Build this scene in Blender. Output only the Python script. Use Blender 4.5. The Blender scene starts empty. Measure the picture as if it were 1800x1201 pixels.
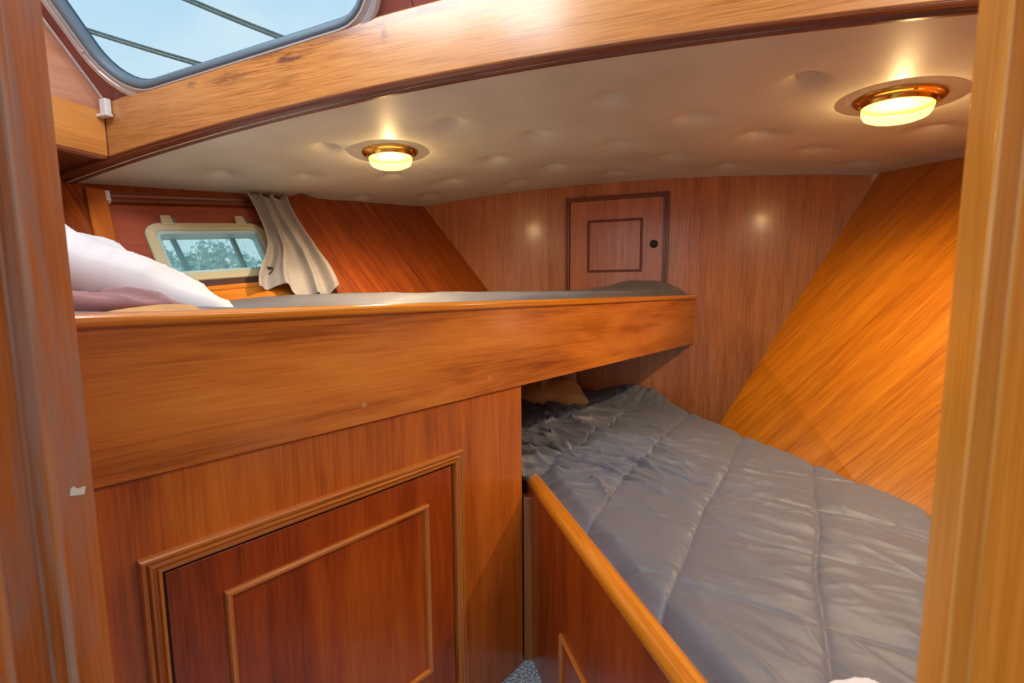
import bpy, bmesh, math, random
import numpy as np
from mathutils import Vector, Matrix, noise
random.seed(7)
SC = bpy.context.scene
COL = SC.collection
R = math.radians

# ------------------------------------------------------------------ camera, world, lights, exposure
Z0 = 0.989                                   # eye height over the cabin sole; shapes below are given relative to the eye
F, PITCH, ROLL, YAW = 820.0, 6.179, 0.457, -18.562
cam = bpy.data.cameras.new('camera'); camo = bpy.data.objects.new('camera', cam); COL.objects.link(camo)
cam.sensor_width = 36; cam.lens = F / 1800 * 36; cam.clip_start = .01
cam.dof.use_dof = True; cam.dof.focus_distance = 1.35; cam.dof.aperture_fstop = 7.0
camo.location = (0, 0, Z0)

def cdir(x, y, z):
    r = R(ROLL); c, s = math.cos(r), math.sin(r); x, z = c*x + s*z, -s*x + c*z
    t = R(PITCH); c, s = math.cos(t), math.sin(t); y, z = c*y + s*z, -s*y + c*z
    a = R(YAW); c, s = math.cos(a), math.sin(a); x, y = c*x + s*y, -s*x + c*y
    return Vector((x, y, z))
camo.rotation_euler = Matrix((cdir(1, 0, 0), cdir(0, 0, 1), -cdir(0, 1, 0))).transposed().to_euler()
SC.camera = camo

vs = SC.view_settings
vs.view_transform = 'Standard'; vs.look = 'None'; vs.gamma = 1; vs.exposure = 0.0; vs.use_curve_mapping = False

W = bpy.data.worlds.new('sky'); SC.world = W; W.use_nodes = True
nt = W.node_tree; nt.nodes.clear()
def wn(t, **k):
    n = nt.nodes.new(t)
    for a, b in k.items(): setattr(n, a, b)
    return n
wo = wn('ShaderNodeOutputWorld'); wb = wn('ShaderNodeBackground'); tc = wn('ShaderNodeTexCoord')
sx = wn('ShaderNodeSeparateXYZ'); rp = wn('ShaderNodeValToRGB'); nz = wn('ShaderNodeTexNoise'); mx = wn('ShaderNodeMix', data_type='RGBA')
cr = wn('ShaderNodeValToRGB')
nt.links.new(tc.outputs['Generated'], sx.inputs[0]); nt.links.new(sx.outputs['Z'], rp.inputs[0])
e = rp.color_ramp.elements
e[0].position = 0.0; e[0].color = (.20, .18, .16, 1)
e[1].position = .02; e[1].color = (.78, .87, .90, 1)
for p_, c_ in ((.35, (.58, .80, .93, 1)), (.6, (.38, .66, .92, 1)), (1, (.35, .62, .90, 1))):
    q_ = e.new(p_); q_.color = c_
nz.inputs['Scale'].default_value = 3.2; nz.inputs['Detail'].default_value = 4
nt.links.new(tc.outputs['Generated'], nz.inputs['Vector']); nt.links.new(nz.outputs['Fac'], cr.inputs[0])
cr.color_ramp.elements[0].position = .45; cr.color_ramp.elements[1].position = .72
mx.inputs['B'].default_value = (.80, .91, .93, 1)
nt.links.new(cr.outputs[0], mx.inputs['Factor']); nt.links.new(rp.outputs[0], mx.inputs['A'])
nt.links.new(mx.outputs['Result'], wb.inputs['Color']); wb.inputs['Strength'].default_value = 1.0
nt.links.new(wb.outputs[0], wo.inputs[0])

def area(name, loc, target, sx_, sy_, col, power):
    l = bpy.data.lights.new(name, 'AREA'); l.shape = 'RECTANGLE'; l.size = sx_; l.size_y = sy_; l.color = col; l.energy = power
    o = bpy.data.objects.new(name, l); COL.objects.link(o); o.location = (loc[0], loc[1], loc[2] + Z0)
    o.rotation_euler = (Vector(target) - Vector(loc)).to_track_quat('-Z', 'Y').to_euler(); return o
# added fill lamp behind the camera, mainly to lift the ceiling
area('aft_fill_light', (-.30, -1.4, .35), (-.3, 1.4, .25), 1.8, 1.1, (1, .96, .90), 5)
# added lamps inside, for windscreen daylight over the step, between the doorway and the deck beam
area('starboard_window_light', (.80, .43, .84), (.0, 1.1, -.5), .55, .40, (1, .95, .88), 9)
area('port_window_light', (-.70, .35, 1.05), (-.5, .75, 0), .8, .45, (.90, .96, 1), 19)

# ------------------------------------------------------------------ geometry of the place (planes)
CA, CD = R(22.726), .73172                       # upper bunk front / cabinet front
LA = R(-33.18)                                   # lower bunk front
BY = 2.153                                       # bulkhead
cdv = Vector((math.sin(CA), math.cos(CA), 0)); cn = Vector((math.cos(CA), -math.sin(CA), 0))   # cn points into the cabin
C0 = -cn * CD
ldv = Vector((math.sin(LA), math.cos(LA), 0)); ln = Vector((-math.cos(LA), math.sin(LA), 0))   # ln points to the sole
L0 = Vector((.0286, .5765, 0))
hn = Vector((-.8914, .4533, -.7236)); HD = 1.7261
rn = Vector((.8447, .5353, -.7077)); RD = 1.44423
hnu = hn.normalized(); hdv = Vector((.4533, .8914, 0)).normalized(); hup = Vector((-.5225, .2657, .8102)).normalized()
H0 = hnu * (HD / hn.length)
rnu = rn.normalized(); rdv = Vector((-.5353, .8447, 0)).normalized(); rup = rnu.cross(rdv); rup = rup if rup.z > 0 else -rup
R0 = rnu * (RD / rn.length)
def ceilz(x, y): return .4593 - .0520*(x + .2556)**2 + .0201*(y - 1.5)
def Cp(s, z, o=0): return C0 + cdv*s + cn*o + Vector((0, 0, z))
def Lp(s, z, o=0): return L0 + ldv*s + ln*o + Vector((0, 0, z))
def Hp(s, t, o=0):                                # o: into the cabin
    k = H0.dot(hdv), H0.dot(hup)
    return H0 + hdv*(s - k[0]) + hup*(t - k[1]) - hnu*o
def lerp(a, b, t): return a + (b - a)*t
def sm(a, b, x):
    t = min(1, max(0, (x - a)/(b - a))); return t*t*(3 - 2*t)

# ------------------------------------------------------------------ materials
def newmat(name):
    m = bpy.data.materials.new(name); m.use_nodes = True
    t = m.node_tree; b = t.nodes['Principled BSDF']; return m, t, b
def N(t, ty, **k):
    n = t.nodes.new(ty)
    for a, b in k.items():
        if a in n.inputs: n.inputs[a].default_value = b
        else: setattr(n, a, b)
    return n
def wood(name, dark, mid, light, rough=.32, coat=.35, seed=0., fig=1., strip=0., bump=.05, stain=None, wear=None, fine=1., sa=.16, spots=()):
    m, t, b = newmat(name); L = t.links.new
    uv = N(t, 'ShaderNodeUVMap'); uv.uv_map = 'grain'
    def nz(su, sv, det=4, dist=0., off=0.):
        mp = N(t, 'ShaderNodeMapping'); mp.inputs['Scale'].default_value = (su, sv, 1); mp.inputs['Location'].default_value = (seed*3.1 + off, seed*1.7 + off, seed)
        n = N(t, 'ShaderNodeTexNoise', Scale=1., Detail=det, Distortion=dist); n.inputs['Roughness'].default_value = .6
        L(uv.outputs[0], mp.inputs[0]); L(mp.outputs[0], n.inputs['Vector']); return n
    a = nz(1.6, 14*fine, 4, .6); f = nz(9, 330, 3); g = nz(.9*fig, 5.5*fine, 3, 1.2, 4.); pz = nz(30, 700, 2, 0, 9.)
    m1 = N(t, 'ShaderNodeMath', operation='MULTIPLY'); m1.inputs[1].default_value = .45
    m2 = N(t, 'ShaderNodeMath', operation='MULTIPLY_ADD'); m2.inputs[1].default_value = .30
    m3 = N(t, 'ShaderNodeMath', operation='MULTIPLY_ADD'); m3.inputs[1].default_value = .40
    L(a.outputs[0], m1.inputs[0]); m2.inputs[1].default_value = .30 if fine == 1. else .55; m1.inputs[1].default_value = .45 if fine == 1. else .30; m3.inputs[1].default_value = .40 if fine == 1. else .30
    L(f.outputs[0], m2.inputs[0]); L(m1.outputs[0], m2.inputs[2]); L(g.outputs[0], m3.inputs[0]); L(m2.outputs[0], m3.inputs[2])
    val = m3.outputs[0]
    if strip:
        sp = N(t, 'ShaderNodeSeparateXYZ'); L(uv.outputs[0], sp.inputs[0])
        dv = N(t, 'ShaderNodeMath', operation='DIVIDE'); dv.inputs[1].default_value = strip; L(sp.outputs['Y'], dv.inputs[0])
        fl = N(t, 'ShaderNodeMath', operation='FLOOR'); L(dv.outputs[0], fl.inputs[0])
        wt = N(t, 'ShaderNodeTexWhiteNoise', noise_dimensions='1D'); L(fl.outputs[0], wt.inputs['W'])
        mm = N(t, 'ShaderNodeMath', operation='MULTIPLY_ADD'); mm.inputs[1].default_value = sa; L(wt.outputs['Value'], mm.inputs[0])
        sb = N(t, 'ShaderNodeMath', operation='SUBTRACT'); sb.inputs[1].default_value = sa/2; L(val, sb.inputs[0]); L(sb.outputs[0], mm.inputs[2]); val = mm.outputs[0]
    r = N(t, 'ShaderNodeValToRGB'); L(val, r.inputs[0]); el = r.color_ramp.elements
    el[0].position = .42; el[0].color = (*dark, 1); el[1].position = .76; el[1].color = (*light, 1); k = el.new(.58); k.color = (*mid, 1)
    colo = r.outputs[0]
    if stain:
        s = nz(5, 60, 6, 1.5, 2.); s2 = nz(1.7, 7, 2, .5, 7.)
        mu = N(t, 'ShaderNodeMath', operation='MULTIPLY'); L(s.outputs[0], mu.inputs[0]); L(s2.outputs[0], mu.inputs[1])
        sr = N(t, 'ShaderNodeValToRGB'); L(mu.outputs[0], sr.inputs[0]); sr.color_ramp.elements[0].position = .33; sr.color_ramp.elements[1].position = .43
        x = N(t, 'ShaderNodeMix', data_type='RGBA', blend_type='MIX'); x.inputs['B'].default_value = (*stain, 1)
        mf = N(t, 'ShaderNodeMath', operation='MULTIPLY'); mf.inputs[1].default_value = .55; L(sr.outputs[0], mf.inputs[0])
        L(mf.outputs[0], x.inputs['Factor']); L(colo, x.inputs['A']); colo = x.outputs['Result']
    for (su_, sv_, ru_, rv_, st_) in spots:
        mp = N(t, 'ShaderNodeMapping'); mp.vector_type = 'TEXTURE'; mp.inputs['Location'].default_value = (su_, sv_, 0); mp.inputs['Scale'].default_value = (ru_, rv_, 1)
        ln_ = N(t, 'ShaderNodeVectorMath', operation='LENGTH'); L(uv.outputs[0], mp.inputs[0]); L(mp.outputs[0], ln_.inputs[0])
        s = nz(22, 120, 6, .8, su_*7)
        ad = N(t, 'ShaderNodeMath', operation='MULTIPLY_ADD'); ad.inputs[1].default_value = 3.2; L(s.outputs[0], ad.inputs[0]); L(ln_.outputs['Value'], ad.inputs[2])
        mr = N(t, 'ShaderNodeMapRange'); mr.inputs['From Min'].default_value = 2.45; mr.inputs['From Max'].default_value = 1.75; mr.inputs['To Max'].default_value = st_; L(ad.outputs[0], mr.inputs['Value'])
        x = N(t, 'ShaderNodeMix', data_type='RGBA'); x.inputs['B'].default_value = (.10, .035, .03, 1); L(mr.outputs[0], x.inputs['Factor']); L(colo, x.inputs['A']); colo = x.outputs['Result']
    if wear:
        s = nz(3, 22, 6, .5, 5.)
        sr = N(t, 'ShaderNodeValToRGB'); L(s.outputs[0], sr.inputs[0]); sr.color_ramp.elements[0].position = .44; sr.color_ramp.elements[1].position = .60
        x = N(t, 'ShaderNodeMix', data_type='RGBA'); x.inputs['B'].default_value = (*wear, 1)
        mf = N(t, 'ShaderNodeMath', operation='MULTIPLY'); mf.inputs[1].default_value = .7; L(sr.outputs[0], mf.inputs[0])
        L(mf.outputs[0], x.inputs['Factor']); L(colo, x.inputs['A']); colo = x.outputs['Result']
    L(colo, b.inputs['Base Color'])
    bp = N(t, 'ShaderNodeBump', Strength=bump, Distance=.002); L(pz.outputs[0], bp.inputs['Height']); L(bp.outputs[0], b.inputs['Normal'])
    b.inputs['Roughness'].default_value = rough; b.inputs['Coat Weight'].default_value = coat; b.inputs['Coat Roughness'].default_value = .16
    return m
def plain(name, col, rough=.5, metal=0., nscale=0, namp=.1, bump=0, coat=0, sheen=0, bs=None):
    m, t, b = newmat(name); L = t.links.new
    b.inputs['Roughness'].default_value = rough; b.inputs['Metallic'].default_value = metal; b.inputs['Coat Weight'].default_value = coat
    if sheen: b.inputs['Sheen Weight'].default_value = sheen
    tc = N(t, 'ShaderNodeTexCoord')
    n = N(t, 'ShaderNodeTexNoise', Scale=nscale or 8., Detail=5.); L(tc.outputs['Object'], n.inputs['Vector'])
    r = N(t, 'ShaderNodeValToRGB'); el = r.color_ramp.elements
    el[0].position = .3; el[1].position = .7
    el[0].color = (*[c*(1 - namp) for c in col], 1); el[1].color = (*[min(1, c*(1 + namp)) for c in col], 1)
    L(n.outputs[0], r.inputs[0]); L(r.outputs[0], b.inputs['Base Color'])
    if bump:
        n2 = N(t, 'ShaderNodeTexNoise', Scale=bs or nscale*6 or 60., Detail=3.); L(tc.outputs['Object'], n2.inputs['Vector'])
        bp = N(t, 'ShaderNodeBump', Strength=bump, Distance=.003); L(n2.outputs[0], bp.inputs['Height']); L(bp.outputs[0], b.inputs['Normal'])
    return m
M = {}
SPOTS = [(-.86, .541, .050, .014, .85), (-1.04, .527, .10, .016, .5), (-.595, .560, .012, .035, .6), (-.70, .570, .16, .014, .55), (-1.17, .527, .03, .01, .5), (-.50, .580, .14, .010, .6), (-.92, .560, .12, .008, .5)]
M['board'] = wood('teak_board', (.24, .048, .006), (.52, .150, .018), (.68, .25, .038), seed=1.3, fig=1.5)
M['cap'] = wood('teak_cap', (.42, .11, .008), (.62, .20, .014), (.72, .28, .03), rough=.22, coat=.6, seed=2.2)
M['cab'] = wood('teak_cabinet', (.22, .034, .004), (.46, .108, .010), (.62, .19, .02), seed=3.4, strip=.085, sa=.09)
M['door'] = wood('teak_door', (.12, .013, .002), (.31, .047, .004), (.46, .10, .008), seed=5.1, strip=.07, sa=.10)
M['mould'] = wood('teak_moulding', (.22, .05, .008), (.46, .14, .022), (.62, .24, .05), seed=6.0, rough=.25, coat=.5)
M['bulk'] = wood('bulkhead_veneer', (.27, .074, .020), (.43, .138, .040), (.54, .20, .064), seed=7.7, strip=.11, sa=.07, fine=2.5, bump=.03)
M['bulkd'] = wood('locker_veneer', (.28, .070, .022), (.44, .125, .040), (.56, .19, .07), fine=2.5, seed=8.1, bump=.03)
M['dmould'] = wood('dark_moulding', (.09, .018, .006), (.18, .040, .012), (.28, .07, .02), seed=8.8)
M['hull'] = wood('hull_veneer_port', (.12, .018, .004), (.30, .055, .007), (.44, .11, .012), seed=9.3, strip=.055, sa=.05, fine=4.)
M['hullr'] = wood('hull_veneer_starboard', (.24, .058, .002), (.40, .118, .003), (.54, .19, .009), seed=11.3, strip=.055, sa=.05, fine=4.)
M['beam'] = wood('beam_teak', (.30, .10, .024), (.50, .205, .055), (.62, .30, .10), seed=12.9, fig=1.4, fine=1.8, stain=(.12, .04, .02), rough=.28, spots=SPOTS)
M['header'] = wood('header_teak', (.45, .16, .03), (.66, .27, .06), (.75, .37, .11), seed=13.7)
M['bmould'] = wood('beam_moulding', (.10, .028, .012), (.20, .060, .026), (.34, .12, .06), seed=14.2, rough=.3)
M['side'] = wood('side_panel', (.42, .18, .10), (.60, .29, .18), (.70, .38, .25), seed=15., bump=.01)
M['screen'] = wood('windscreen_surround', (.18, .05, .045), (.30, .09, .08), (.36, .12, .10), seed=16., bump=.01)
M['recess'] = wood('window_recess_panel', (.20, .035, .018), (.32, .065, .032), (.40, .10, .05), seed=17., bump=.02)
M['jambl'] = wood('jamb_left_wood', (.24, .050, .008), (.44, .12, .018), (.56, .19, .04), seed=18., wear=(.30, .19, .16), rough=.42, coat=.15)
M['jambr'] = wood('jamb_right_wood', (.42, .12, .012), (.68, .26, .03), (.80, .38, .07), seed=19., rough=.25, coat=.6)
M['floorw'] = wood('post_wood', (.15, .035, .005), (.30, .09, .012), (.42, .14, .02), seed=20.)
M['brass'] = plain('polished_brass', (.83, .48, .10), .16, 1., 4, .1)
M['silver'] = plain('anodised_frame', (.62, .62, .66), .35, .5, 6, .06)
M['rubber'] = plain('grey_rubber_seal', (.12, .17, .22), .5, 0, 6, .1)
M['cream'] = plain('cream_painted_frame', (.52, .47, .30), .35, 0, 6, .05, coat=.2)
M['bluemetal'] = plain('pale_window_liner', (.48, .66, .70), .3, .2, 6, .1)
M['darkred'] = plain('painted_shadow_line', (.06, .02, .02), .5)  # painted shade, for the strip below the portlight frame
M['black'] = plain('black_plastic', (.008, .008, .008), .35)
M['bronze'] = plain('dark_bronze', (.10, .085, .06), .3, .8, 30, .4)
M['white'] = plain('white_plastic', (.75, .75, .78), .4)
M['cord'] = plain('white_cord', (.7, .68, .66), .7)
M['pillow'] = plain('white_cotton', (.66, .66, .71), .8, 0, 5, .03, bump=.15, bs=500, sheen=.2)
M['maroon'] = plain('maroon_fabric', (.26, .115, .125), .85, 0, 9, .2, bump=.2, bs=400, sheen=.3)
M['tan'] = plain('tan_fabric', (.50, .27, .10), .85, 0, 9, .2, bump=.2, bs=300)
M['curtain'] = plain('grey_beige_curtain', (.36, .325, .315), .85, 0, 14, .12, bump=.25, bs=900, sheen=.2)
M['quilt'] = plain('grey_satin_quilt', (.125, .122, .142), .50, 0, 7, .05, bump=.10, bs=260, sheen=.1)
M['mattress'] = plain('mattress_ticking', (.10, .10, .11), .9)
M['rope'] = plain('grey_green_rope', (.24, .28, .24), .8, 0, 40, .25)
M['bark'] = plain('bark', (.10, .08, .06), .9)
M['chip'] = plain('pale_chip', (.60, .62, .58), .6)
M['backpaint'] = plain('deck_paint', (.6, .6, .58), .7)

def vinyl():
    m, t, b = newmat('padded_headliner_vinyl'); L = t.links.new
    tc = N(t, 'ShaderNodeTexCoord'); n = N(t, 'ShaderNodeTexNoise', Scale=260., Detail=3.); n2 = N(t, 'ShaderNodeTexNoise', Scale=5., Detail=5.)
    mp = N(t, 'ShaderNodeMapping'); mp.inputs['Scale'].default_value = (1, 2.2, 1)
    L(tc.outputs['Object'], mp.inputs[0]); L(mp.outputs[0], n.inputs['Vector']); L(tc.outputs['Object'], n2.inputs['Vector'])
    mx = N(t, 'ShaderNodeMath', operation='MULTIPLY_ADD'); mx.inputs[1].default_value = .5
    L(n.outputs[0], mx.inputs[0]); L(n2.outputs[0], mx.inputs[2])
    r = N(t, 'ShaderNodeValToRGB'); el = r.color_ramp.elements; el[0].position = .5; el[1].position = 1.
    el[0].color = (.62, .59, .47, 1); el[1].color = (.78, .77, .66, 1)
    L(mx.outputs[0], r.inputs[0]); L(r.outputs[0], b.inputs['Base Color']); b.inputs['Roughness'].default_value = .5
    bp = N(t, 'ShaderNodeBump', Strength=.12, Distance=.002); L(n.outputs[0], bp.inputs['Height']); L(bp.outputs[0], b.inputs['Normal'])
    return m
M['vinyl'] = vinyl()
def carpetm():
    m, t, b = newmat('blue_carpet'); L = t.links.new
    tc = N(t, 'ShaderNodeTexCoord'); n = N(t, 'ShaderNodeTexNoise', Scale=180., Detail=4.); L(tc.outputs['Object'], n.inputs['Vector'])
    r = N(t, 'ShaderNodeValToRGB'); el = r.color_ramp.elements; el[0].position = .38; el[1].position = .62
    el[0].color = (.12, .24, .36, 1); el[1].color = (.80, .90, .95, 1)
    L(n.outputs[0], r.inputs[0]); L(r.outputs[0], b.inputs['Base Color']); b.inputs['Roughness'].default_value = 1
    bp = N(t, 'ShaderNodeBump', Strength=1., Distance=.01); L(n.outputs[0], bp.inputs['Height']); L(bp.outputs[0], b.inputs['Normal'])
    return m
M['carpet'] = carpetm()
def glass(name, tint, haze=0., hcol=(.7, .9, .95)):
    m = bpy.data.materials.new(name); m.use_nodes = True; t = m.node_tree; t.nodes.clear(); L = t.links.new
    o = N(t, 'ShaderNodeOutputMaterial'); tr = N(t, 'ShaderNodeBsdfTransparent'); gl = N(t, 'ShaderNodeBsdfGlossy'); gl.inputs['Roughness'].default_value = .03
    tr.inputs['Color'].default_value = (*tint, 1)
    fr = N(t, 'ShaderNodeFresnel'); fr.inputs['IOR'].default_value = 1.12
    mx = N(t, 'ShaderNodeMixShader'); L(fr.outputs[0], mx.inputs[0]); L(tr.outputs[0], mx.inputs[1]); L(gl.outputs[0], mx.inputs[2])
    s = mx.outputs[0]
    if haze:
        tl = N(t, 'ShaderNodeBsdfTranslucent'); tl.inputs['Color'].default_value = (*hcol, 1)
        tc = N(t, 'ShaderNodeTexCoord'); n = N(t, 'ShaderNodeTexNoise', Scale=160., Detail=3.); L(tc.outputs['Object'], n.inputs['Vector'])
        r = N(t, 'ShaderNodeValToRGB'); el = r.color_ramp.elements; el[0].position = .4; el[1].position = .7
        el[0].color = (haze*.8,)*3 + (1,); el[1].color = (min(1, haze*1.3),)*3 + (1,)
        L(n.outputs[0], r.inputs[0]); m2 = N(t, 'ShaderNodeMixShader'); L(r.outputs[0], m2.inputs[0]); L(s, m2.inputs[1]); L(tl.outputs[0], m2.inputs[2]); s = m2.outputs[0]
    L(s, o.inputs[0]); return m
M['pane'] = glass('windscreen_glass', (.97, .99, 1))
M['port'] = glass('portlight_glass', (.84, 1.0, 1.0), .20, (.90, 1., 1.))
def lens():
    m, t, b = newmat('lit_lamp_glass'); L = t.links.new
    tc = N(t, 'ShaderNodeTexCoord'); n = N(t, 'ShaderNodeTexNoise', Scale=14., Detail=3.); L(tc.outputs['Object'], n.inputs['Vector'])
    r = N(t, 'ShaderNodeValToRGB'); el = r.color_ramp.elements; el[0].position = .35; el[1].position = .6
    el[0].color = (.80, .46, .12, 1); el[1].color = (.93, .63, .21, 1)
    L(n.outputs[0], r.inputs[0]); L(r.outputs[0], b.inputs['Emission Color']); b.inputs['Emission Strength'].default_value = .78
    b.inputs['Base Color'].default_value = (.35, .30, .2, 1); b.inputs['Roughness'].default_value = .3
    tr = N(t, 'ShaderNodeBsdfTransparent'); tr.inputs['Color'].default_value = (1, .93, .8, 1)
    mx = N(t, 'ShaderNodeMixShader'); mx.inputs[0].default_value = .86; L(tr.outputs[0], mx.inputs[1]); L(b.outputs[0], mx.inputs[2])
    L(mx.outputs[0], t.nodes['Material Output'].inputs[0]); return m
M['lens'] = lens()
def leafm():
    m, t, b = newmat('tree_leaves'); L = t.links.new
    tc = N(t, 'ShaderNodeTexCoord'); n = N(t, 'ShaderNodeTexNoise', Scale=3., Detail=6.); L(tc.outputs['Object'], n.inputs['Vector'])
    r = N(t, 'ShaderNodeValToRGB'); el = r.color_ramp.elements; el[0].position = .4; el[1].position = .62
    el[0].color = (.34, .48, .42, 1); el[1].color = (.80, .92, .84, 1); L(n.outputs[0], r.inputs[0]); L(r.outputs[0], b.inputs['Base Color']); return m
M['leaf'] = leafm()

# ------------------------------------------------------------------ object helpers
def worldloc(o):
    l = Vector((0, 0, 0))
    while o: l += Vector(o.location); o = o.parent
    return l
def thing(name, label, cat, loc=(0, 0, 0), group=None):
    o = bpy.data.objects.new(name, None); COL.objects.link(o); o.location = (loc[0], loc[1], loc[2] + Z0); o.empty_display_size = .05
    o['label'] = label; o['category'] = cat
    if group: o['group'] = group
    return o
def tag(o, label, cat, group=None):
    o['label'] = label; o['category'] = cat
    if group: o['group'] = group
    return o
def mk(name, bm, mat, parent=None, grain=None, smooth=False, bevel=0, origin=None, kind=None, label=None, recalc=True):
    if recalc: bmesh.ops.recalc_face_normals(bm, faces=bm.faces)
    if grain is not None:
        edges = grain == 'edges'
        g0 = Vector((0, 0, 1)) if edges else Vector(grain).normalized(); uvl = bm.loops.layers.uv.new('grain')
        for f in bm.faces:
            n = f.normal
            if edges: ed = max(f.edges, key=lambda q: q.calc_length()); g0 = (ed.verts[1].co - ed.verts[0].co).normalized(); g0 = g0 if g0.x + g0.y + g0.z > 0 else -g0
            g = g0 - n*g0.dot(n)
            if g.length < .3: g = Vector((0, 0, 1)) - n*n.z if abs(n.z) < .8 else Vector((1, 0, 0)) - n*n.x
            g.normalize(); w = n.cross(g)
            # continuous across coordinate: use the grain frame of the dominant face side
            for l in f.loops: l[uvl].uv = (l.vert.co.dot(g0) if g.dot(g0) > .3 else l.vert.co.dot(g), l.vert.co.dot(w))
    base = worldloc(parent) if parent else (Vector(origin) + Vector((0, 0, Z0)) if origin is not None else Vector((0, 0, 0)))
    for v in bm.verts: v.co = v.co + Vector((0, 0, Z0)) - base
    me = bpy.data.meshes.new(name); bm.to_mesh(me); bm.free()
    if smooth: me.polygons.foreach_set('use_smooth', [True]*len(me.polygons))
    me.materials.append(M[mat] if isinstance(mat, str) else mat)
    o = bpy.data.objects.new(name, me); COL.objects.link(o)
    if parent: o.parent = parent
    else: o.location = base
    if bevel:
        b = o.modifiers.new('b', 'BEVEL'); b.width = bevel; b.segments = 3; b.limit_method = 'ANGLE'; b.angle_limit = R(35)
        me.polygons.foreach_set('use_smooth', [True]*len(me.polygons))
        w_ = o.modifiers.new('w', 'WEIGHTED_NORMAL'); w_.keep_sharp = True
    if kind: o['kind'] = kind
    if label: o['label'] = label
    return o
def prism(bm, pts, ext):
    """closed prism of a planar polygon pushed along ext"""
    ext = Vector(ext); a = [bm.verts.new(Vector(p)) for p in pts]; b = [bm.verts.new(Vector(p) + ext) for p in pts]
    bm.faces.new(a); bm.faces.new(b[::-1]); n = len(a)
    for i in range(n): bm.faces.new((a[i], b[i], b[(i+1) % n], a[(i+1) % n]))
def loft(bm, rings, closed_ring=True, caps=True):
    rv = [[bm.verts.new(Vector(p)) for p in r] for r in rings]
    for i in range(len(rv)-1):
        n = len(rv[i])
        for j in range(n if closed_ring else n-1):
            k = (j+1) % n
            bm.faces.new((rv[i][j], rv[i+1][j], rv[i+1][k], rv[i][k]))
    if caps and closed_ring:
        bm.faces.new(rv[0]); bm.faces.new(rv[-1][::-1])
    return rv
def tube(bm, pts, r, seg=10):
    pts = [Vector(p) for p in pts]; rings = []; up = Vector((0, 0, 1))
    for i, p in enumerate(pts):
        d = (pts[min(i+1, len(pts)-1)] - pts[max(i-1, 0)]).normalized()
        x = d.cross(up)
        if x.length < .1: x = d.cross(Vector((1, 0, 0)))
        x.normalize(); y = x.cross(d)
        rr = r[i] if isinstance(r, (list, tuple)) else r
        rings.append([p + x*math.cos(2*math.pi*k/seg)*rr + y*math.sin(2*math.pi*k/seg)*rr for k in range(seg)])
    loft(bm, rings)
def lathe(bm, c, ax, prof, seg=48):
    """prof: (radius, height along ax)"""
    ax = Vector(ax).normalized(); x = ax.cross(Vector((0, 1, 0)) if abs(ax.y) < .9 else Vector((0, 0, 1))).normalized(); y = ax.cross(x); c = Vector(c)
    rings = [[c + ax*h + (x*math.cos(2*math.pi*k/seg) + y*math.sin(2*math.pi*k/seg))*max(r, 1e-4) for k in range(seg)] for r, h in prof]
    loft(bm, rings)
def rrect(w0, w1, h0, h1, r, seg=8):
    out = []; r = max(r, 0)
    for cx, cy, a0 in ((w1-r, h1-r, 0), (w0+r, h1-r, 90), (w0+r, h0+r, 180), (w1-r, h0+r, 270)):
        if r < 1e-5: out.append((cx, cy)); continue
        for k in range(seg+1):
            a = R(a0 + 90*k/seg); out.append((cx + r*math.cos(a), cy + r*math.sin(a)))
    return out
def frame(bm, P, w0, w1, h0, h1, prof, r=0., open_bottom=False):
    """ring whose section is prof: (inset, height off the surface); P(u, v, o) gives points"""
    rings = []
    for d, o in prof:
        rings.append([P(u, v, o) for u, v in rrect(w0+d, w1-d, h0+d, h1-d, r-d if r else 0)])
    rings.append(rings[0])
    rv = [[bm.verts.new(Vector(p)) for p in rr] for rr in rings[:-1]]; rv.append(rv[0])
    for i in range(len(rv)-1):
        n = len(rv[i])
        for j in range(n): bm.faces.new((rv[i][j], rv[i+1][j], rv[i+1][(j+1) % n], rv[i][(j+1) % n]))
def slab_hole(bm, P, u0, u1, v0, v1, hu0, hu1, hv0, hv1, r, o0, o1):
    """slab with a rounded hole, between offsets o0 and o1"""
    inner = rrect(hu0, hu1, hv0, hv1, r); cu, cv = (hu0+hu1)/2, (hv0+hv1)/2
    def outp(u, v):
        du, dv = u-cu, v-cv; k = 1e9
        if du > 1e-9: k = min(k, (u1-cu)/du)
        if du < -1e-9: k = min(k, (u0-cu)/du)
        if dv > 1e-9: k = min(k, (v1-cv)/dv)
        if dv < -1e-9: k = min(k, (v0-cv)/dv)
        return cu+du*k, cv+dv*k
    outer = [outp(u, v) for u, v in inner]
    # put corners exactly
    for c in ((u0, v0), (u0, v1), (u1, v0), (u1, v1)):
        i = min(range(len(outer)), key=lambda i: (outer[i][0]-c[0])**2 + (outer[i][1]-c[1])**2); outer[i] = c
    rings = [[P(u, v, o0) for u, v in inner], [P(u, v, o0) for u, v in outer], [P(u, v, o1) for u, v in outer], [P(u, v, o1) for u, v in inner]]
    rv = [[bm.verts.new(Vector(p)) for p in rr] for rr in rings]; rv.append(rv[0])
    for i in range(4):
        n = len(inner)
        for j in range(n): bm.faces.new((rv[i][j], rv[i+1][j], rv[i+1][(j+1) % n], rv[i][(j+1) % n]))
def surf(bm, nu, nv, fn):
    g = [[bm.verts.new(Vector(fn(i/nu, j/nv))) for j in range(nv+1)] for i in range(nu+1)]
    for i in range(nu):
        for j in range(nv): bm.faces.new((g[i][j], g[i+1][j], g[i+1][j+1], g[i][j+1]))
    return g
def boxC(bm, P, u0, u1, v0, v1, o0, o1):
    prism(bm, [P(u0, v0, o0), P(u1, v0, o0), P(u1, v1, o0), P(u0, v1, o0)], P(u0, v0, o1) - P(u0, v0, o0))
nz3 = lambda x, y, z: noise.noise(Vector((x, y, z)))
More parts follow.
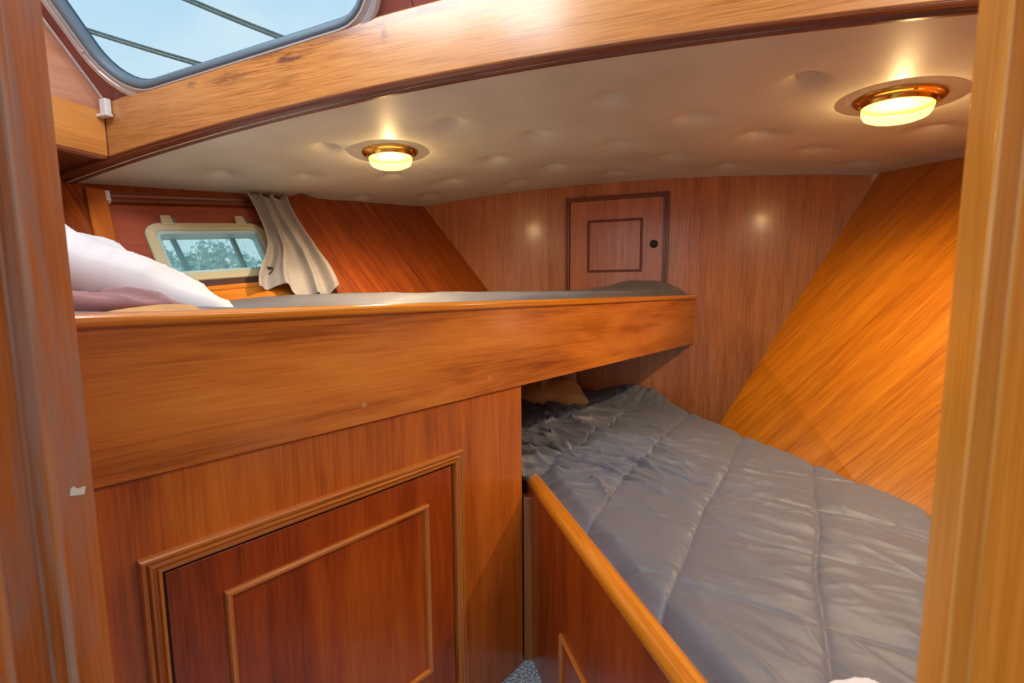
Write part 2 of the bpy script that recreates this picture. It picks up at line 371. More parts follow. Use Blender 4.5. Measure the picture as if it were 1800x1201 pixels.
def fold(x, y, s=0.):                          # ridged, cloth-like noise
    return 1 - abs(noise.noise(Vector((x, y, s)))) * 2

# ================================================================== THE SETTING
b = bmesh.new(); prism(b, [(-1.2, -.3, -.989), (1.6, -.3, -.989), (1.6, 2.3, -.989), (-1.2, 2.3, -.989)], (0, 0, -.03))
mk('floor', b, 'carpet', kind='structure')

# bulkhead at the bow end
b = bmesh.new(); prism(b, [(-1.5, BY, -.989), (1.0, BY, -.989), (1.0, BY, .50), (-1.5, BY, .50)], (0, .025, 0))
mk('wall_front', b, 'bulk', grain=(0, 0, 1), kind='structure')

# hull sides, flared outward
S0 = .27 / hdv.y
PHI = R(6.84); cp_, sp_ = math.cos(PHI), math.sin(PHI)          # the portlight follows the sheer of the deck
def P(a, b_, o=0): return Hp(.245 + a*cp_ - b_*sp_, 1.045 + a*sp_ + b_*cp_, o)
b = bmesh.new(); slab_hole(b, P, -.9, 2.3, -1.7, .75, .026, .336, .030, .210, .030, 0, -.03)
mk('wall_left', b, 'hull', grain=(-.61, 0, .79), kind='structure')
def Rp(s, t, o=0): return R0 + rdv*s + rup*t - rnu*o
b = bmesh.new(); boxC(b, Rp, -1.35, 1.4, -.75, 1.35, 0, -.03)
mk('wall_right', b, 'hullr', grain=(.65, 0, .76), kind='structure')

# padded headliner with buttoned dimples
DX, DYs = .4145, .1975
dim = []
for k in range(5):
    y = 1.2 + k*DYs
    off = -.160 if k % 2 == 0 else -.385
    off = (-.155, -.385, -.175, -.428, -.225)[k]
    for j in range(-3, 4):
        x = off + j*(.43 if k % 2 else .418); dim.append((x, y))
lamps_xy = [(-.845, 1.325), (.482, 1.335)]
dim = [d for d in dim if all((d[0]-l[0])**2 + (d[1]-l[1])**2 > .10**2 for l in lamps_xy)]
def headz(x, y):
    z = ceilz(x, y); edge = sm(.955, 1.08, y)
    for dx, dy in dim:
        d2 = (x-dx)**2 + (y-dy)**2
        if d2 < .03:
            z += edge*(.018*math.exp(-d2/(.026**2)) + .010*math.exp(-d2/(.060**2)))
            # crease running athwartships from the button
            ax_ = abs(x-dx); z += edge*.0025*math.exp(-((y-dy)/.008)**2)*math.exp(-(ax_/.045)**2)
    return z + .0012*nz3(x*5, y*5, 1)
def headP(u, v):
    y = lerp(.950, BY+.003, v)
    zc = ceilz(-1.4, y); xl = -1.5
    for _ in range(8): xl = (HD - .4533*y + .7236*ceilz(xl, y))/(-.8914)
    xr = 1.2
    for _ in range(8): xr = (RD - .5353*y + .7077*ceilz(xr, y))/.8447
    x = lerp(xl-.012, xr+.012, u); return (x, y, headz(x, y))
b = bmesh.new(); surf(b, 330, 150, headP)
o = mk('ceiling', b, 'vinyl', kind='structure', smooth=True)
sd = o.modifiers.new('s', 'SOLIDIFY'); sd.thickness = .02; sd.offset = 1
sdn = o.data.polygons[0].normal.z
if sdn > 0: sd.offset = 1
else: sd.offset = -1

# deck beam with its mouldings
btop = lambda x: .598 - .043*(x+.2)**2
bbot = lambda x: .453 - .049*(x+.3)**2
XS = [lerp(-1.497, 1.45, i/60) for i in range(61)]
b = bmesh.new(); loft(b, [[(x, .926, bbot(x)), (x, .926, btop(x)), (x, .960, btop(x)), (x, .960, bbot(x))] for x in XS])
mk('trim_1', b, 'beam', grain=(1, 0, 0), kind='structure', bevel=.004)
b = bmesh.new()
XM = [lerp(-1.80, 1.45, i/60) for i in range(61)]
prof = [(.928, 0., 1), (.930, -.003, 1), (.937, -.004, .8), (.939, .0, .6), (.945, -.0035, .45), (.948, .001, .3), (.954, -.004, .1), (.962, -.003, 0), (.965, .02, 0), (.928, .02, 1)]
loft(b, [[(x, y, lerp(ceilz(x, .954), bbot(x) if x > -1.5 else ceilz(x, .954)+.012, k)+dz) for y, dz, k in prof] for x in XM])
mk('trim_2', b, 'bmould', grain=(1, 0, 0), kind='structure')
# carlin running aft from the beam at the port side, and one to starboard
b = bmesh.new(); prism(b, [(-1.497, .926, .383), (-1.497, .30, .383), (-1.497, .30, .503), (-1.497, .926, .503)], (-.03, 0, 0))
mk('trim_3', b, 'header', grain=(0, 1, 0), kind='structure', bevel=.003)
b = bmesh.new(); prism(b, [(1.08, .926, .36), (1.08, .30, .36), (1.08, .30, .50), (1.08, .926, .50)], (.03, 0, 0))
mk('trim_4', b, 'header', grain=(0, 1, 0), kind='structure')
# deckhead strip outboard of the carlins
b = bmesh.new(); prism(b, [(-1.50, .29, .386), (-1.50, .952, .386), (-1.85, .952, .350), (-2.1, .29, .33)], (0, 0, .025))
mk('trim_5', b, 'bmould', grain=(0, 1, 0), kind='structure')
b = bmesh.new(); prism(b, [(1.09, .29, .37), (1.09, .952, .37), (1.6, .952, .34), (1.95, .29, .33)], (0, 0, .025))
mk('trim_6', b, 'bmould', grain=(0, 1, 0), kind='structure')
# cabin-trunk sides
e2 = Vector((0, -.132, .167)).normalized(); wnrm = Vector((0, -.167, -.132)).normalized()
WP0 = Vector((0, .932, .635)); wux = Vector((1, 0, .07))
wnrm = e2.cross(wux).normalized(); wnrm = wnrm if wnrm.y < 0 else -wnrm
def Wp(x, e, o=0): return WP0 + wux*x + e2*e + wnrm*o
tp = Wp(0, .62)
for nm, x, dx in (('wall_trunk_left', -1.508, -.03), ('wall_trunk_right', 1.09, .03)):
    b = bmesh.new(); prism(b, [(x, .95, .38), (x, .95, .53), (x, tp.y, tp.z), (x, -2.2, tp.z), (x, -2.2, .38)], (dx, 0, 0))
    mk(nm, b, 'side', grain=(0, 1, .1), kind='structure')

b = bmesh.new(); prism(b, [(-1.60, tp.y+.02, tp.z), (1.2, tp.y+.02, tp.z), (1.2, -2.2, tp.z), (-1.60, -2.2, tp.z)], (0, 0, .03))
mk('ceiling_wheelhouse', b, 'backpaint', kind='structure')

# raked windscreen over the beam: two panes in a timber surround
b = bmesh.new()
slab_hole(b, Wp, -1.515, -.527, -.06, .62, -1.435, -.585, -.005, .50, .12, 0, -.03)
mk('wall_windscreen_left', b, 'screen', grain=(1, 0, 0), kind='structure')
b = bmesh.new(); slab_hole(b, Wp, -.525, 1.10, -.06, .62, -.46, .62, -.005, .50, .12, 0, -.03)
mk('wall_windscreen_right', b, 'screen', grain=(1, 0, 0), kind='structure')
def windscreen(name, x0, x1):
    b = bmesh.new(); frame(b, Wp, x0, x1, -.032, .53, [(0, 0), (0, .006), (.006, .010), (.016, .010), (.018, .007), (.026, .008), (.030, .011), (.033, .010), (.034, 0)], .15)
    w = mk(name, b, 'silver', kind='structure', smooth=False)
    b = bmesh.new(); frame(b, Wp, x0+.033, x1-.033, .001, .497, [(0, -.004), (0, .008), (.006, .010), (.014, .004), (.016, -.02), (0, -.02)], .118)
    mk('rubber_seal', b, 'rubber', w, smooth=True)
    b = bmesh.new(); pts = rrect(x0+.040, x1-.040, .008, .49, .11)
    prism(b, [Wp(u, v, -.014) for u, v in pts], wnrm*-.004); mk('glass_pane', b, 'pane', w)
    for px, pe in ((x0+.033*.6, .115), (x0+.3, -.018), (x0+.55, -.018), (x1-.02, .09), (x1-.02, .3), (x0+.02, .3)):
        b = bmesh.new(); lathe(b, Wp(px, pe, .008), -wnrm*-1, [(0, .0035), (.003, .003), (.004, 0), (.004, -.002)], 12); mk('screw', b, 'silver', w)
    return w
windscreen('window_1', -1.460, -.559)
windscreen('window_2', -.487, .65)

# portlight in the hull side
o_ = .0
b = bmesh.new(); frame(b, P, 0, .362, 0, .234, [(0, 0), (0, .010), (.003, .013), (.026, .013), (.029, .010), (.029, -.012), (0, -.012)], .050)
port = mk('window_3', b, 'cream', kind='structure', bevel=.0015)
b = bmesh.new(); frame(b, P, .024, .338, .028, .212, [(0, .006), (.004, .009), (.008, .004), (.012, .007), (.016, .002), (.017, -.028), (0, -.028)], .032)
mk('window_liner', b, 'bluemetal', port)
b = bmesh.new(); prism(b, [P(u, v, -.020) for u, v in rrect(.030, .332, .034, .206, .03)], hnu*.004); mk('glass_pane', b, 'port', port)
for s0, s1 in ((.072, .084), (.250, .250)):
    b = bmesh.new(); prism(b, [P(s0, .212, -.026), P(s0+.014, .212, -.026), P(s1+.013, .03, -.026), P(s1, .03, -.026)], hnu*.012); mk('outer_bar', b, 'rubber', port)
for s in (.052, .272):
    b = bmesh.new(); pts = [(s, .222), (s+.036, .222), (s+.032, .262), (s+.004, .262)]
    prism(b, [P(u, v, .002) for u, v in pts], -hnu*.016); hg = mk('hinge', b, 'cream', port, bevel=.004)
    b = bmesh.new(); boxC(b, P, s+.034, s+.046, .230, .256, 0, .010); mk('hinge_pin', b, 'rubber', hg, bevel=.002)
b = bmesh.new(); boxC(b, P, .06, .310, -.020, .0, 0, .005); mk('frame_shadow_strip', b, 'darkred', port, bevel=.002)  # dark strip standing in for the shadow line under the frame
b = bmesh.new()
lathe(b, P(0.317, 0.001, .012), -hnu, [(.014, 0), (.014, .010), (.008, .014), (.008, .022), (0, .023)], 16)
tube(b, [P(0.287, -0.018, .016), P(0.303, -0.010, .030), P(0.330, 0.009, .034), P(0.344, -0.005, .030)], [.004, .007, .008, .004])
tube(b, [P(0.301, 0.019, .030), P(0.318, 0.004, .034), P(0.338, -0.014, .030), P(0.359, -0.004, .026)], [.003, .006, .006, .003])
lathe(b, P(0.292, -0.024, .008), -hnu, [(.009, 0), (.010, .012), (.006, .018), (0, .019)], 14)
mk('latch', b, 'bronze', port, smooth=True, label='dark bronze latch')

# recessed dark panel, rib and shelf board around the portlight
b = bmesh.new(); slab_hole(b, P, -.10, .50, -.012, .310, .006, .356, .006, .228, .05, .004, .001)
mk('trim_7', b, 'recess', grain=hdv, kind='structure')
b = bmesh.new(); prism(b, [Hp(.098, 1.40, 0), Hp(.148, 1.395, 0), Hp(.158, .97, 0), Hp(.108, .97, 0)], -hnu*.020)
mk('trim_8', b, 'cab', grain=(-.61, 0, .79), kind='structure', bevel=.005)
b = bmesh.new()
loft(b, [[Hp(s, t + .12*(s-.38), o) for t, o in ((.955, 0), (.955, .020), (.990, .020), (.993, .016), (1.010, .016), (1.013, .020), (1.030, .018), (1.034, .010), (1.034, 0))] for s in (.16, .60)])
mk('trim_9', b, 'cap', grain=hdv, kind='structure')

# doorway: jambs of stepped section, the wall they stand in
def jamb(name, pts, mat):
    b = bmesh.new(); prism(b, [(x, y, -.989) for x, y in pts], (0, 0, 1.9)); return mk(name, b, mat, grain=(0, 0, 1), kind='structure', bevel=.0015)
jl = [(-.555, .300), (-.555, .270), (-.558, .2665), (-.563, .2655), (-.583, .2655), (-.586, .2640), (-.586, .238), (-.590, .234), (-.590, .228), (-.594, .225), (-.594, .216), (-.600, .20), (-.70, .20), (-.70, .300)]
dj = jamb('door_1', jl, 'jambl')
b = bmesh.new(); P_ = Vector
prism(b, [(-.5548, .2790, -.1975+0), (-.5548, .2905, -.2005), (-.5548, .2925, -.1930), (-.5548, .2850, -.1925), (-.5548, .2830, -.1890), (-.5548, .2800, -.1910)], (.0008, 0, 0))
mk('chip', b, 'chip', dj, label='pale chipped spot')
jr = [(.1495, .3260), (.1495, .3010), (.1510, .2996), (.1600, .2996), (.161, .2986), (.161, .20), (.30, .20), (.30, .326)]
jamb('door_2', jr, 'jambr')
b = bmesh.new()
prism(b, [(-2.15, .30, -.989), (-.60, .30, -.989), (-.60, .30, .50), (-2.15, .30, .50)], (0, .02, 0))
mk('wall_back_left', b, 'side', grain=(0, 0, 1), kind='structure')
b = bmesh.new(); prism(b, [(.20, .30, -.989), (1.9, .30, -.989), (1.9, .30, .50), (.20, .30, .50)], (0, .02, 0))
mk('wall_back_right', b, 'side', grain=(0, 0, 1), kind='structure')

# ================================================================== UPPER BUNK
ub = thing('upper_bunk', 'long teak-fronted upper bunk running along the left side to the bulkhead', 'bunk', Cp(1.0, -.24))
b = bmesh.new(); boxC(b, Cp, -.02, 2.050, -.233, -.038, -.020, 0)
brd = mk('front_board', b, 'board', ub, grain=cdv, bevel=.002)
for px, pz in ((.435, -.1986), (.755, -.196)):
    b = bmesh.new(); lathe(b, Cp(px, pz, 0), cn, [(.0055, -.002), (.0055, .0004), (0, .0005)], 16); mk('plug', b, 'beam', brd, grain=(1, 0, 0), label='pale round timber plug')
b = bmesh.new()
pr = [(-.024, -.040), (.005, -.040), (.009, -.037), (.010, -.032), (.009, -.027), (.005, -.0235), (-.001, -.022), (-.020, -.022), (-.024, -.025)]
loft(b, [[Cp(s, z, o) for o, z in pr] for s in (-.02, 2.056)]); mk('cap_rail', b, 'cap', ub, grain=cdv, label='bright glossy cap rail', smooth=False, bevel=.001)
b = bmesh.new()
def hx(y, z): return (HD - .4533*y + .7236*z)/(-.8914)
def cpx(s): p = Cp(s, 0, -.022); return p
p0, p1 = cpx(-.03), cpx(2.02)
prism(b, [(p0.x, max(.33, p0.y), -.215), (p1.x, 2.150, -.215), (hx(2.15, -.215)+.005, 2.150, -.215), (hx(.33, -.215)+.005, .33, -.215)], (0, 0, .018))
mk('base_board', b, 'door', ub, grain=cdv)

# mattress + grey quilt of the upper bunk
def ubP(u, v, top=True):
    y = lerp(.335, 2.148, v)
    s = (y - C0.y)/cdv.y; a = Cp(s, 0, -.026)
    # left limit on the hull
    z = -.010
    xl = hx(y, z)+.004; x = lerp(a.x, xl, u)
    w = (x-xl)*(a.x-x)
    ed = sm(0, .05, a.x - x)
    z = lerp(-.034, -.004, ed)
    z -= .026*sm(1.38, .95, y)
    z += .006*nz3(x*7, y*7, 3) + .004*nz3(x*15, y*10, 5)
    # bulge of folded quilt at the bow end, close to the rail
    g = math.exp(-((y-2.07)/.10)**2) * math.exp(-((x-(-.115))/.14)**2)
    z += .036*g + .006*g*nz3(x*40, y*40, 1)
    z += .010*math.exp(-((y-2.1)/.09)**2)*sm(-.7, -.3, x)
    return (x, y, z)
b = bmesh.new(); surf(b, 70, 200, ubP)
uq = mk('quilt', b, 'quilt', smooth=True)
tag(uq, 'thin grey quilt spread over the upper bunk behind the cap rail', 'quilt')
sd = uq.modifiers.new('s', 'SOLIDIFY'); sd.thickness = .008; sd.offset = -1 if uq.data.polygons[0].normal.z > 0 else 1
b = bmesh.new()
prism(b, [(p0.x-.01, max(.335, p0.y), -.196), (p1.x-.012, 2.146, -.196), (hx(2.146, -.196)+.006, 2.146, -.196), (hx(.335, -.196)+.006, .335, -.196)], (0, 0, .150))
mt = mk('mattress', b, 'mattress'); tag(mt, 'dark foam mattress under the grey quilt of the upper bunk', 'mattress')

# ================================================================== CABINET under it
cab = thing('cabinet', 'teak cabinet with a panelled door beneath the upper bunk', 'cabinet', Cp(.4, -.989))
b = bmesh.new()
g0 = -.008
pa, pb = Cp(-.01, -.987, g0), Cp(.877, -.987, g0)
prism(b, [pa, pb, pb - cn*.17, pa - cn*.17], (0, 0, .752)); mk('carcass', b, 'cab', cab, grain=(0, 0, 1), bevel=.002)
b = bmesh.new(); boxC(b, lambda u, v, o: Cp(u, v, o+g0), .133, .6355, -.880, -.370, .0005, .006)
dr = mk('door', b, 'door', cab, grain=(0, 0, 1), bevel=.001)
b = bmesh.new(); boxC(b, lambda u, v, o: Cp(u, v, o+g0), .1275, .641, -.888, -.364, .0, .0012); mk('gap', b, 'black', dr, label='dark gap round the door')
Pg = lambda u, v, o: Cp(u, v, o+g0)
b = bmesh.new(); frame(b, Pg, .106, .667, -.905, -.341, [(0, 0), (0, .010), (.002, .013), (.006, .013), (.008, .009), (.010, .013), (.013, .014), (.015, .010), (.017, .009), (.019, .013), (.0225, .012), (.0235, .008), (.0235, 0)])
mk('door_moulding', b, 'mould', cab, grain='edges', label='reeded moulding framing the door')
Pd = lambda u, v, o: Cp(u, v, o+g0+.006)
b = bmesh.new(); frame(b, Pd, .199, .569, -.800, -.430, [(0, 0), (0, .006), (.002, .0085), (.005, .009), (.008, .007), (.010, .003), (.010, 0)])
mk('panel_moulding', b, 'mould', dr, grain='edges')

# ================================================================== LOWER BUNK
lb = thing('lower_bunk', 'low teak bunk with rounded rail along the right hull side', 'bunk', Lp(0, -.989))
SL0, SL1 = -.30, .690
b = bmesh.new(); boxC(b, Lp, SL0, SL1, -.987, -.505, -.020, 0); fb = mk('front_board', b, 'door', lb, grain=(0, 0, 1), bevel=.001)
b = bmesh.new()
pr = [(-.030, -.535), (-.030, -.500), (-.027, -.493), (-.019, -.489), (-.010, -.488), (.000, -.490), (.006, -.495), (.0085, -.501), (.0085, -.509), (.006, -.514), (.0, -.516), (-.021, -.535)]
loft(b, [[Lp(s, z, o-.006) for o, z in pr] for s in (SL0, SL1)]); mk('cap_rail', b, 'cap', lb, grain=ldv, smooth=False, bevel=.0015, label='thick rounded glossy rail')
b = bmesh.new(); frame(b, Lp, -.26, .425, -.93, -.747, [(0, 0), (0, .005), (.003, .008), (.006, .007), (.009, .003), (.009, 0)]); mk('panel_moulding', b, 'mould', fb, grain='edges')
b = bmesh.new(); q0 = Vector((-.334, 1.112, 0))
prism(b, [Lp(.674, -.987, .022), Lp(.674, -.987, -.001), Lp(.640, -.987, -.001), Lp(.640, -.987, .010), Lp(.645, -.987, .022)], (0, 0, .455)); mk('corner_post', b, 'floorw', lb, grain=(0, 0, 1), bevel=.002)
# mattress body
b = bmesh.new()
def rx(y, z): return (RD - .5353*y + .7077*z)/.8447
e0, e1 = Lp(-.24, 0, -.035), Lp(.675, 0, -.035)
poly = [(e0.x, e0.y), (e1.x, e1.y), (-.40, 1.26), (-.62, 1.36), (-.62, 2.146), (rx(2.146, -.66)-.004, 2.146), (rx(e0.y, -.66)-.004, e0.y)]
prism(b, [(x, y, -.66) for x, y in poly], (0, 0, .135))
mt = mk('mattress', b, 'mattress'); tag(mt, 'dark mattress beneath the quilt of the lower bunk', 'mattress')
b = bmesh.new()
prism(b, [(x, y, -.70) for x, y in poly[:2] + poly[2:5] + [(rx(2.146, -.70)-.004, 2.146), (rx(e0.y, -.70)-.004, e0.y)]], (0, 0, .036)); mk('base_board', b, 'door', lb, grain=ldv)

# quilt with square stitching, wrinkled towards the cabinet end
ph = R(13.5); cph, sph = math.cos(ph), math.sin(ph)
CR = [[(-.005, .612), (.035, .607), (.066, .592), (.10, .578), (.13, .55)], [(.560, 1.240), (.552, 1.215), (.540, 1.188), (.529, 1.150), (.52, 1.10)]]
def crease(x, y):
    r_ = 0
    for L_ in CR:
        if abs(x - L_[2][0]) > .12 or abs(y - L_[2][1]) > .12: continue
        for (ax_, ay), (bx, by) in zip(L_, L_[1:]):
            dx, dy = bx-ax_, by-ay; t = max(0, min(1, ((x-ax_)*dx + (y-ay)*dy)/(dx*dx+dy*dy)))
            r_ = max(r_, math.exp(-((x-ax_-t*dx)**2 + (y-ay-t*dy)**2)/.0030**2))
    return r_
def quiltz(x, y):
    a = x*cph - y*sph; c = x*sph + y*cph
    a += .012*nz3(x*4, y*4, 8); c += .014*nz3(x*4, y*4, 18)
    fa = ((a + .160)/.205) % 1; fc = ((c - .975)/.213) % 1
    da = min(fa, 1-fa)*.205; dc = min(fc, 1-fc)*.213
    puff = (1 - math.exp(-da/.020))*(1 - math.exp(-dc/.020))
    groove = math.exp(-(da/.0035)**2) + .8*math.exp(-(dc/.0035)**2)
    z = -.486 + .007*puff - .0030*groove
    lx = (Vector((x, y, 0)) - L0).dot(ldv); ac = -(Vector((x, y, 0)) - L0).dot(ln)
    mess = sm(.20, .85, lx)*sm(.75, .25, ac)
    # long soft wrinkles over the near part, running along the bunk
    t1 = noise.noise(Vector((x*6 + y*3, y*22 + x*8, 1.))); t2 = noise.noise(Vector((x*14+3, y*34 + x*16, 6.)))
    z += (.0040*t1 + .0018*t2)
    w1 = fold(x*2.6 + y*1.5 + 1.2*nz3(x*3, y*3, 2), y*13 + x*4 + 1.6*nz3(x*3, y*3, 12), 3.)
    w2 = fold(x*5 + 9, y*30 + x*8 + 3*nz3(x*4, y*4, 4), 7.)
    z += (mess*1.5 + .12)*(.017*max(0, w1)**3 + .007*max(0, w2)**3) + mess*.010*nz3(x*5, y*6, 9) + .0025*max(0, fold(x*8+4, y*11+x*9, 21.))**4
    # crumpled hump at the dark corner by the bulkhead
    z += .055*math.exp(-((x+.12)/.17)**2 - ((y-2.12)/.10)**2)
    z += .030*math.exp(-((x+.56)/.12)**2 - ((y-1.72)/.14)**2)
    z += .012*math.exp(-((x+.12)/.2)**2 - ((y-2.10)/.12)**2)*nz3(x*40, y*25, 2)
    z -= .0050*crease(x, y)
    # edge drops over the mattress at the rail and tucks at the hull
    z -= .028*(1-sm(-.004, .035, ac - .036)) if lx < .70 else 0
    return z
def lq(u, v):
    y = lerp(.36, 2.148, v)
    if y < 1.135: xl = (L0 + ldv*((y-L0.y)/ldv.y)).x + .036/math.cos(LA)*1. 
    else: xl = -.327 - (y-1.135)*1.9
    xl = max(xl, -.64); xr = rx(y, -.482) - .002
    x = lerp(xl, xr, u**.9); return (x, y, quiltz(x, y))
b = bmesh.new(); surf(b, 330, 560, lq)
q = mk('quilt', b, 'quilt', smooth=True); tag(q, 'grey satin quilt with square stitching, crumpled on the lower bunk', 'quilt')
sd = q.modifiers.new('s', 'SOLIDIFY'); sd.thickness = .010; sd.offset = -1 if q.data.polygons[0].normal.z > 0 else 1

# ---------------------------------------------------------------- pillows
def pillow(name, loc, rot, sx_, sy_, th, mat, seed, label, cat='pillow', wr=.014, sharp=2.6):
    b = bmesh.new(); n = 70
    mt_ = Matrix.LocRotScale(Vector(loc), rot, None)
    def pt(u, v, side):
        x, y = 2*u-1, 2*v-1
        k = (1-abs(x)**sharp)*(1-abs(y)**sharp); k = max(0, k)**.42
        # drawn-in sides, corners poke out
        px = x*(1 - .10*(1-y*y))*sx_/2; py = y*(1 - .09*(1-x*x))*sy_/2
        z = side*th/2*k
        ww = fold(px*7+seed, py*16 + 2*nz3(px*4, py*4, seed), seed)
        z += side*wr*min(1, k*2)*(nz3(px*9, py*9, seed+side) + .7*max(0, ww)**3 - .2)
        return mt_ @ Vector((px, py, z))
    g = surf(b, n, n, lambda u, v: pt(u, v, 1)); g2 = surf(b, n, n, lambda u, v: pt(u, v, -1))
    bmesh.ops.remove_doubles(b, verts=b.verts, dist=.0004)
    o = mk(name, b, mat, smooth=True, origin=loc); tag(o, label, cat); return o
from mathutils import Euler
pillow('pillow', (-1.245, .655, .052), Euler((R(-21), R(3), R(-20))), .47, .61, .165, 'pillow', 2., 'plump white pillow propped on the near end of the upper bunk')
pillow('blanket', (-1.12, .545, -.016), Euler((R(-2), R(0), R(-22))), .44, .38, .066, 'maroon', 5., 'rumpled maroon blanket squashed under the white pillow', 'blanket', wr=.016)
pillow('blanket', (-.84, .57, -.034), Euler((0, 0, R(-22))), .12, .15, .024, 'tan', 6., 'folded tan blanket edge peeping out below the maroon blanket', 'blanket', wr=.006)
pillow('pillow', (-.50, 1.90, -.425), Euler((R(12), R(-4), R(20))), .34, .30, .14, 'tan', 9., 'small tan pillow in the dark corner below the upper bunk')
pillow('pillow', (.200, .484, -.468), Euler((0, 0, R(33))), .22, .19, .07, 'pillow', 12., 'white pillow edge showing at the near end of the lower bunk')

# ================================================================== LOCKER DOOR in the bulkhead
Pb = lambda u, v, o: Vector((u, BY - o, v))
ld = thing('locker_door', 'small panelled locker door with finger hole set in the bulkhead', 'locker door', (-.23, BY, .2))
b = bmesh.new(); boxC(b, Pb, -.435, -.034, -.08, .397, 0, .008); pn = mk('door_panel', b, 'bulkd', ld, grain=(0, 0, 1), bevel=.001)
b = bmesh.new(); frame(b, Pb, -.458, -.007, -.13, .418, [(0, 0), (0, .007), (.003, .011), (.008, .011), (.010, .007), (.013, .007), (.015, .012), (.019, .012), (.0205, .008), (.0215, 0)]); mk('door_frame', b, 'dmould', ld, grain='edges', label='dark reeded frame')
Pb2 = lambda u, v, o: Pb(u, v, o+.008)
b = bmesh.new(); frame(b, Pb2, -.3565, -.116, .081, .312, [(0, 0), (0, .004), (.0015, .006), (.004, .003), (.006, .003), (.0085, .006), (.010, .004), (.010, 0)]); mk('panel_moulding', b, 'dmould', pn, grain='edges')
b = bmesh.new(); lathe(b, Pb2(-.068, .198, 0), (0, -1, 0), [(.0175, -.001), (.0175, .002), (.015, .004), (.012, .003), (.011, .0006), (0, .0006)], 32); mk('finger_hole', b, 'black', pn, smooth=True, label='black ringed finger hole')

# ================================================================== CEILING LAMPS
def lamp(name, x, y, label):
    nx = 2*.052*(x+.2556); ax_ = Vector((-nx, .0201, -1)).normalized()     # down, square to the cambered headliner
    z = ceilz(x, y); c = Vector((x, y, z))
    t = thing(name, label, 'ceiling lamp', c, 'brass ceiling lamps')
    b = bmesh.new(); lathe(b, c, ax_, [(.084, -.006), (.0865, .001), (.086, .004), (.080, .007), (.074, .008), (.070, .011), (.0695, .018), (.068, .0195), (.066, .017), (.060, .009), (.0, .008)], 64); mk('base_ring', b, 'brass', t, smooth=True)
    b = bmesh.new(); lathe(b, c, ax_, [(.0655, .012), (.0665, .022), (.065, .032), (.060, .040), (.049, .045), (.030, .048), (.0, .049)], 64); mk('glass_diffuser', b, 'lens', t, smooth=True, label='glowing cream glass')
    x1 = ax_.cross(Vector((0, 1, 0))).normalized(); y1 = ax_.cross(x1)
    for a in (R(88), R(178), R(268), R(2)):
        b = bmesh.new(); lathe(b, c + (x1*math.cos(a) + y1*math.sin(a))*.0775 + ax_*.0065, ax_, [(.004, 0), (.004, .0025), (.002, .004), (0, .004)], 14); mk('screw', b, 'brass', t, smooth=True)
    l = bpy.data.lights.new('bulb', 'POINT'); l.energy = 10.; l.color = (1, .68, .34); l.shadow_soft_size = 0.0
    lo = bpy.data.objects.new('bulb', l); COL.objects.link(lo); lo.parent = t; lo.location = ax_*.043
    l = bpy.data.lights.new('lamp_beam', 'SPOT'); l.energy = 27.; l.color = (1, .76, .45); l.shadow_soft_size = 0.0; l.spot_size = R(172); l.spot_blend = 1.
    lo = bpy.data.objects.new('lamp_beam', l); COL.objects.link(lo); lo.parent = t; lo.location = ax_*.052; lo.rotation_euler = ax_.to_track_quat('-Z', 'Y').to_euler()
    return t
lamp('ceiling_lamp', *lamps_xy[0], 'round brass lamp nearest the curtained porthole, lit on the padded ceiling')
lamp('ceiling_lamp', *lamps_xy[1], 'round brass lamp beside the right doorpost, lit on the padded ceiling')

# ================================================================== CURTAIN, TRACK, CORD
tr = thing('curtain_track', 'slim brown curtain track above the porthole', 'curtain track', Hp(.15, 1.37))
b = bmesh.new()
def trk(s): return 1.372 + (s-.15)*.125
loft(b, [[Hp(s, trk(s)+dt, o) for dt, o in ((-.020, .003), (-.020, .012), (-.012, .015), (-.006, .010), (.002, .010), (.006, .016), (.016, .016), (.020, .010), (.020, .003))] for s in (.150, .72)])
mk('track', b, 'dmould', tr, grain=hdv)
b = bmesh.new(); boxC(b, Hp, .144, .156, 1.352, 1.392, .003, .020); mk('end_bracket', b, 'white', tr, bevel=.002, label='pale end bracket')
def cur(u, v):
    top = 1.452 - .018*abs(math.sin(u*math.pi*5))
    s0 = lerp(.538, .488, v**1.2) if v > .5 else .538 + .024*math.sin(v*math.pi) - .0*v
    if v > .5: s0 = lerp(.562, .488, sm(.5, 1, v))
    s1 = lerp(.700, .778, sm(.05, 1, v))
    uu = u + .03*math.sin(u*9+v*3)*(1-abs(2*u-1))
    s = lerp(s0, s1, uu); t = lerp(top, .992 + .02*math.sin(u*8) , v) - .02*u*v + .018*v*(u > .85)*(u-.85)/.15
    amp = lerp(.010, .021, v)
    ph = u*2*math.pi*3.6 + .9*math.sin(v*2.2 + u*3) + 1.2*v
    o = .034 + .014*sm(.55, .9, v) + amp*math.sin(ph) + .004*math.sin(ph*2.3+1) + .004*nz3(u*10, v*9, 2)*(1-v*.4) + .012*math.exp(-((v-.1)/.06)**2)*0
    if v < .09: o += .003*math.sin(v*200)
    s += .006*math.cos(ph)
    return Hp(s, t, o)
b = bmesh.new(); surf(b, 150, 110, cur)
ct = mk('curtain', b, 'curtain', smooth=True); tag(ct, 'short grey-beige gathered curtain pushed to the bow side of the porthole', 'curtain')
sd = ct.modifiers.new('s', 'SOLIDIFY'); sd.thickness = .0015

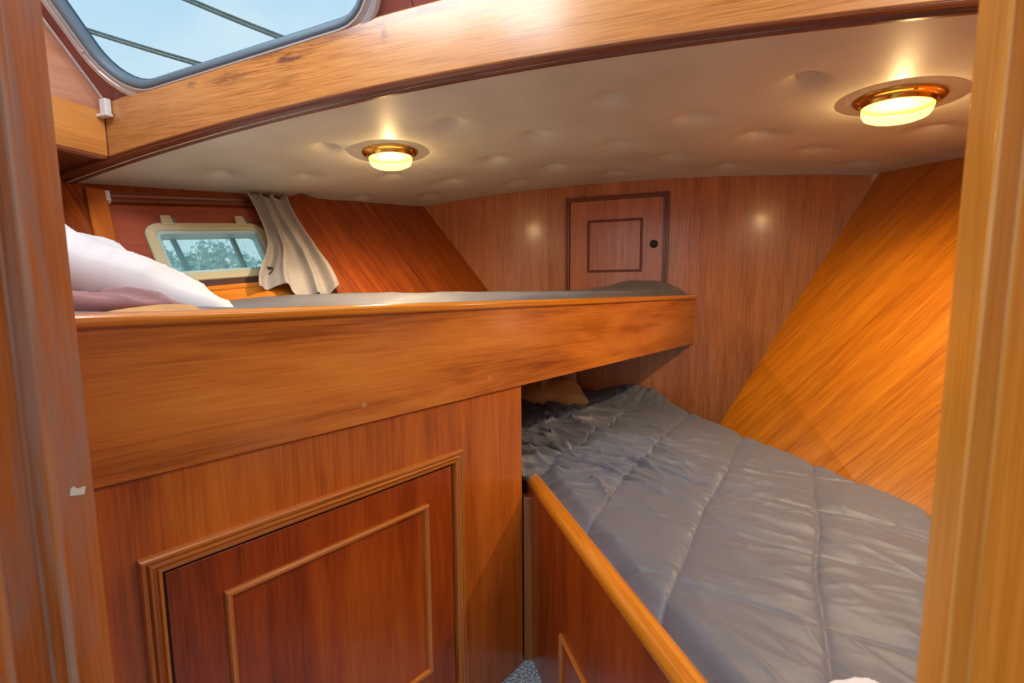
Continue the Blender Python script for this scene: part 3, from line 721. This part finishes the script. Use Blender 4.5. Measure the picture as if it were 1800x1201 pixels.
cl = thing('blind_cord', 'white cord stretched from a cleat up the side of the big window', 'cord', (-1.47, .915, .48))
for dx in (0, .006):
    b = bmesh.new(); A = Vector((-1.476+dx, .912, .525)); B_ = Wp(-1.478+dx, .56, .022)
    tube(b, [lerp(A, B_, i/10) for i in range(11)], .0012, 8); mk('strand', b, 'cord', cl)
b = bmesh.new(); prism(b, [(-1.487, .924, .49), (-1.462, .924, .49), (-1.462, .924, .53), (-1.487, .924, .53)], (0, -.016, 0)); k = mk('cleat', b, 'white', cl, bevel=.003)
b = bmesh.new(); prism(b, [(-1.497, .922, .482), (-1.456, .922, .482), (-1.456, .922, .49), (-1.497, .922, .49)], (0, -.018, 0)); mk('cleat_foot', b, 'white', k, bevel=.002)

# ================================================================== OUTSIDE
def ray(u, v): return cdir((u-900)/F, 1, (600.5-v)/F)
def at(u, v, y): r = ray(u, v); return r*(y/r.y)
rp_ = [('rope', (90, 33), (450, 141), 1.55, 'thin grey-green twin rope crossing the lower left sky outside the windscreen'),
       ('rope', (250, -35), (570, 95), 1.50, 'thicker grey-green twin rope crossing the top sky outside the windscreen')]
for i, (nm, A, B_, y, lab) in enumerate(rp_):
    t = thing(nm, lab, 'rope', at(*A, y)); a, c = at(*A, y), at(*B_, y+.2)
    for k in (-1, 1):
        b = bmesh.new(); off = Vector((0, 0, .0066*k))
        tube(b, [lerp(a, c, j/20) + off + Vector((0, 0, -.006*math.sin(math.pi*j/20))) for j in range(21)], .0056, 8); mk('strand', b, 'rope', t, smooth=True)
b = bmesh.new(); prism(b, [(-40, 3, -3.5), (-8, 3, -3.5), (-8, 34, -3.5), (-40, 34, -3.5)], (0, 0, -.2)); mk('ground', b, 'leaf', kind='structure')
for i, (x, y, z, r, lab) in enumerate([(-11.9, 9.9, .45, 1.05, 'broad leafy tree seen through the middle of the porthole'), (-14.3, 9.9, .50, .85, 'leafy tree seen at the left edge of the porthole'), (-9.9, 10.1, .25, .7, 'low leafy tree seen at the right edge of the porthole')]):
    t = thing('tree', lab, 'tree', (x, y, -3.5), 'trees on the shore')
    b = bmesh.new(); tube(b, [(x, y, -3.5), (x+.1, y, -1.8), (x, y, z)], [.28, .2, .12], 10); mk('trunk', b, 'bark', t)
    b = bmesh.new(); rnd = random.Random(i)
    for k in range(2400):
        d = Vector((rnd.gauss(0, 1), rnd.gauss(0, 1), rnd.gauss(0, .8))).normalized()*r*rnd.uniform(.55, 1)*(1+.25*nz3(k*.37, i, 0))
        c = Vector((x, y, z)) + d; s = rnd.uniform(.06, .14)
        v = [Vector((rnd.gauss(0, 1), rnd.gauss(0, 1), rnd.gauss(0, 1))).normalized()*s for _ in range(3)]
        b.faces.new([b.verts.new(c+w) for w in v])
    mk('crown', b, 'leaf', t, recalc=False)
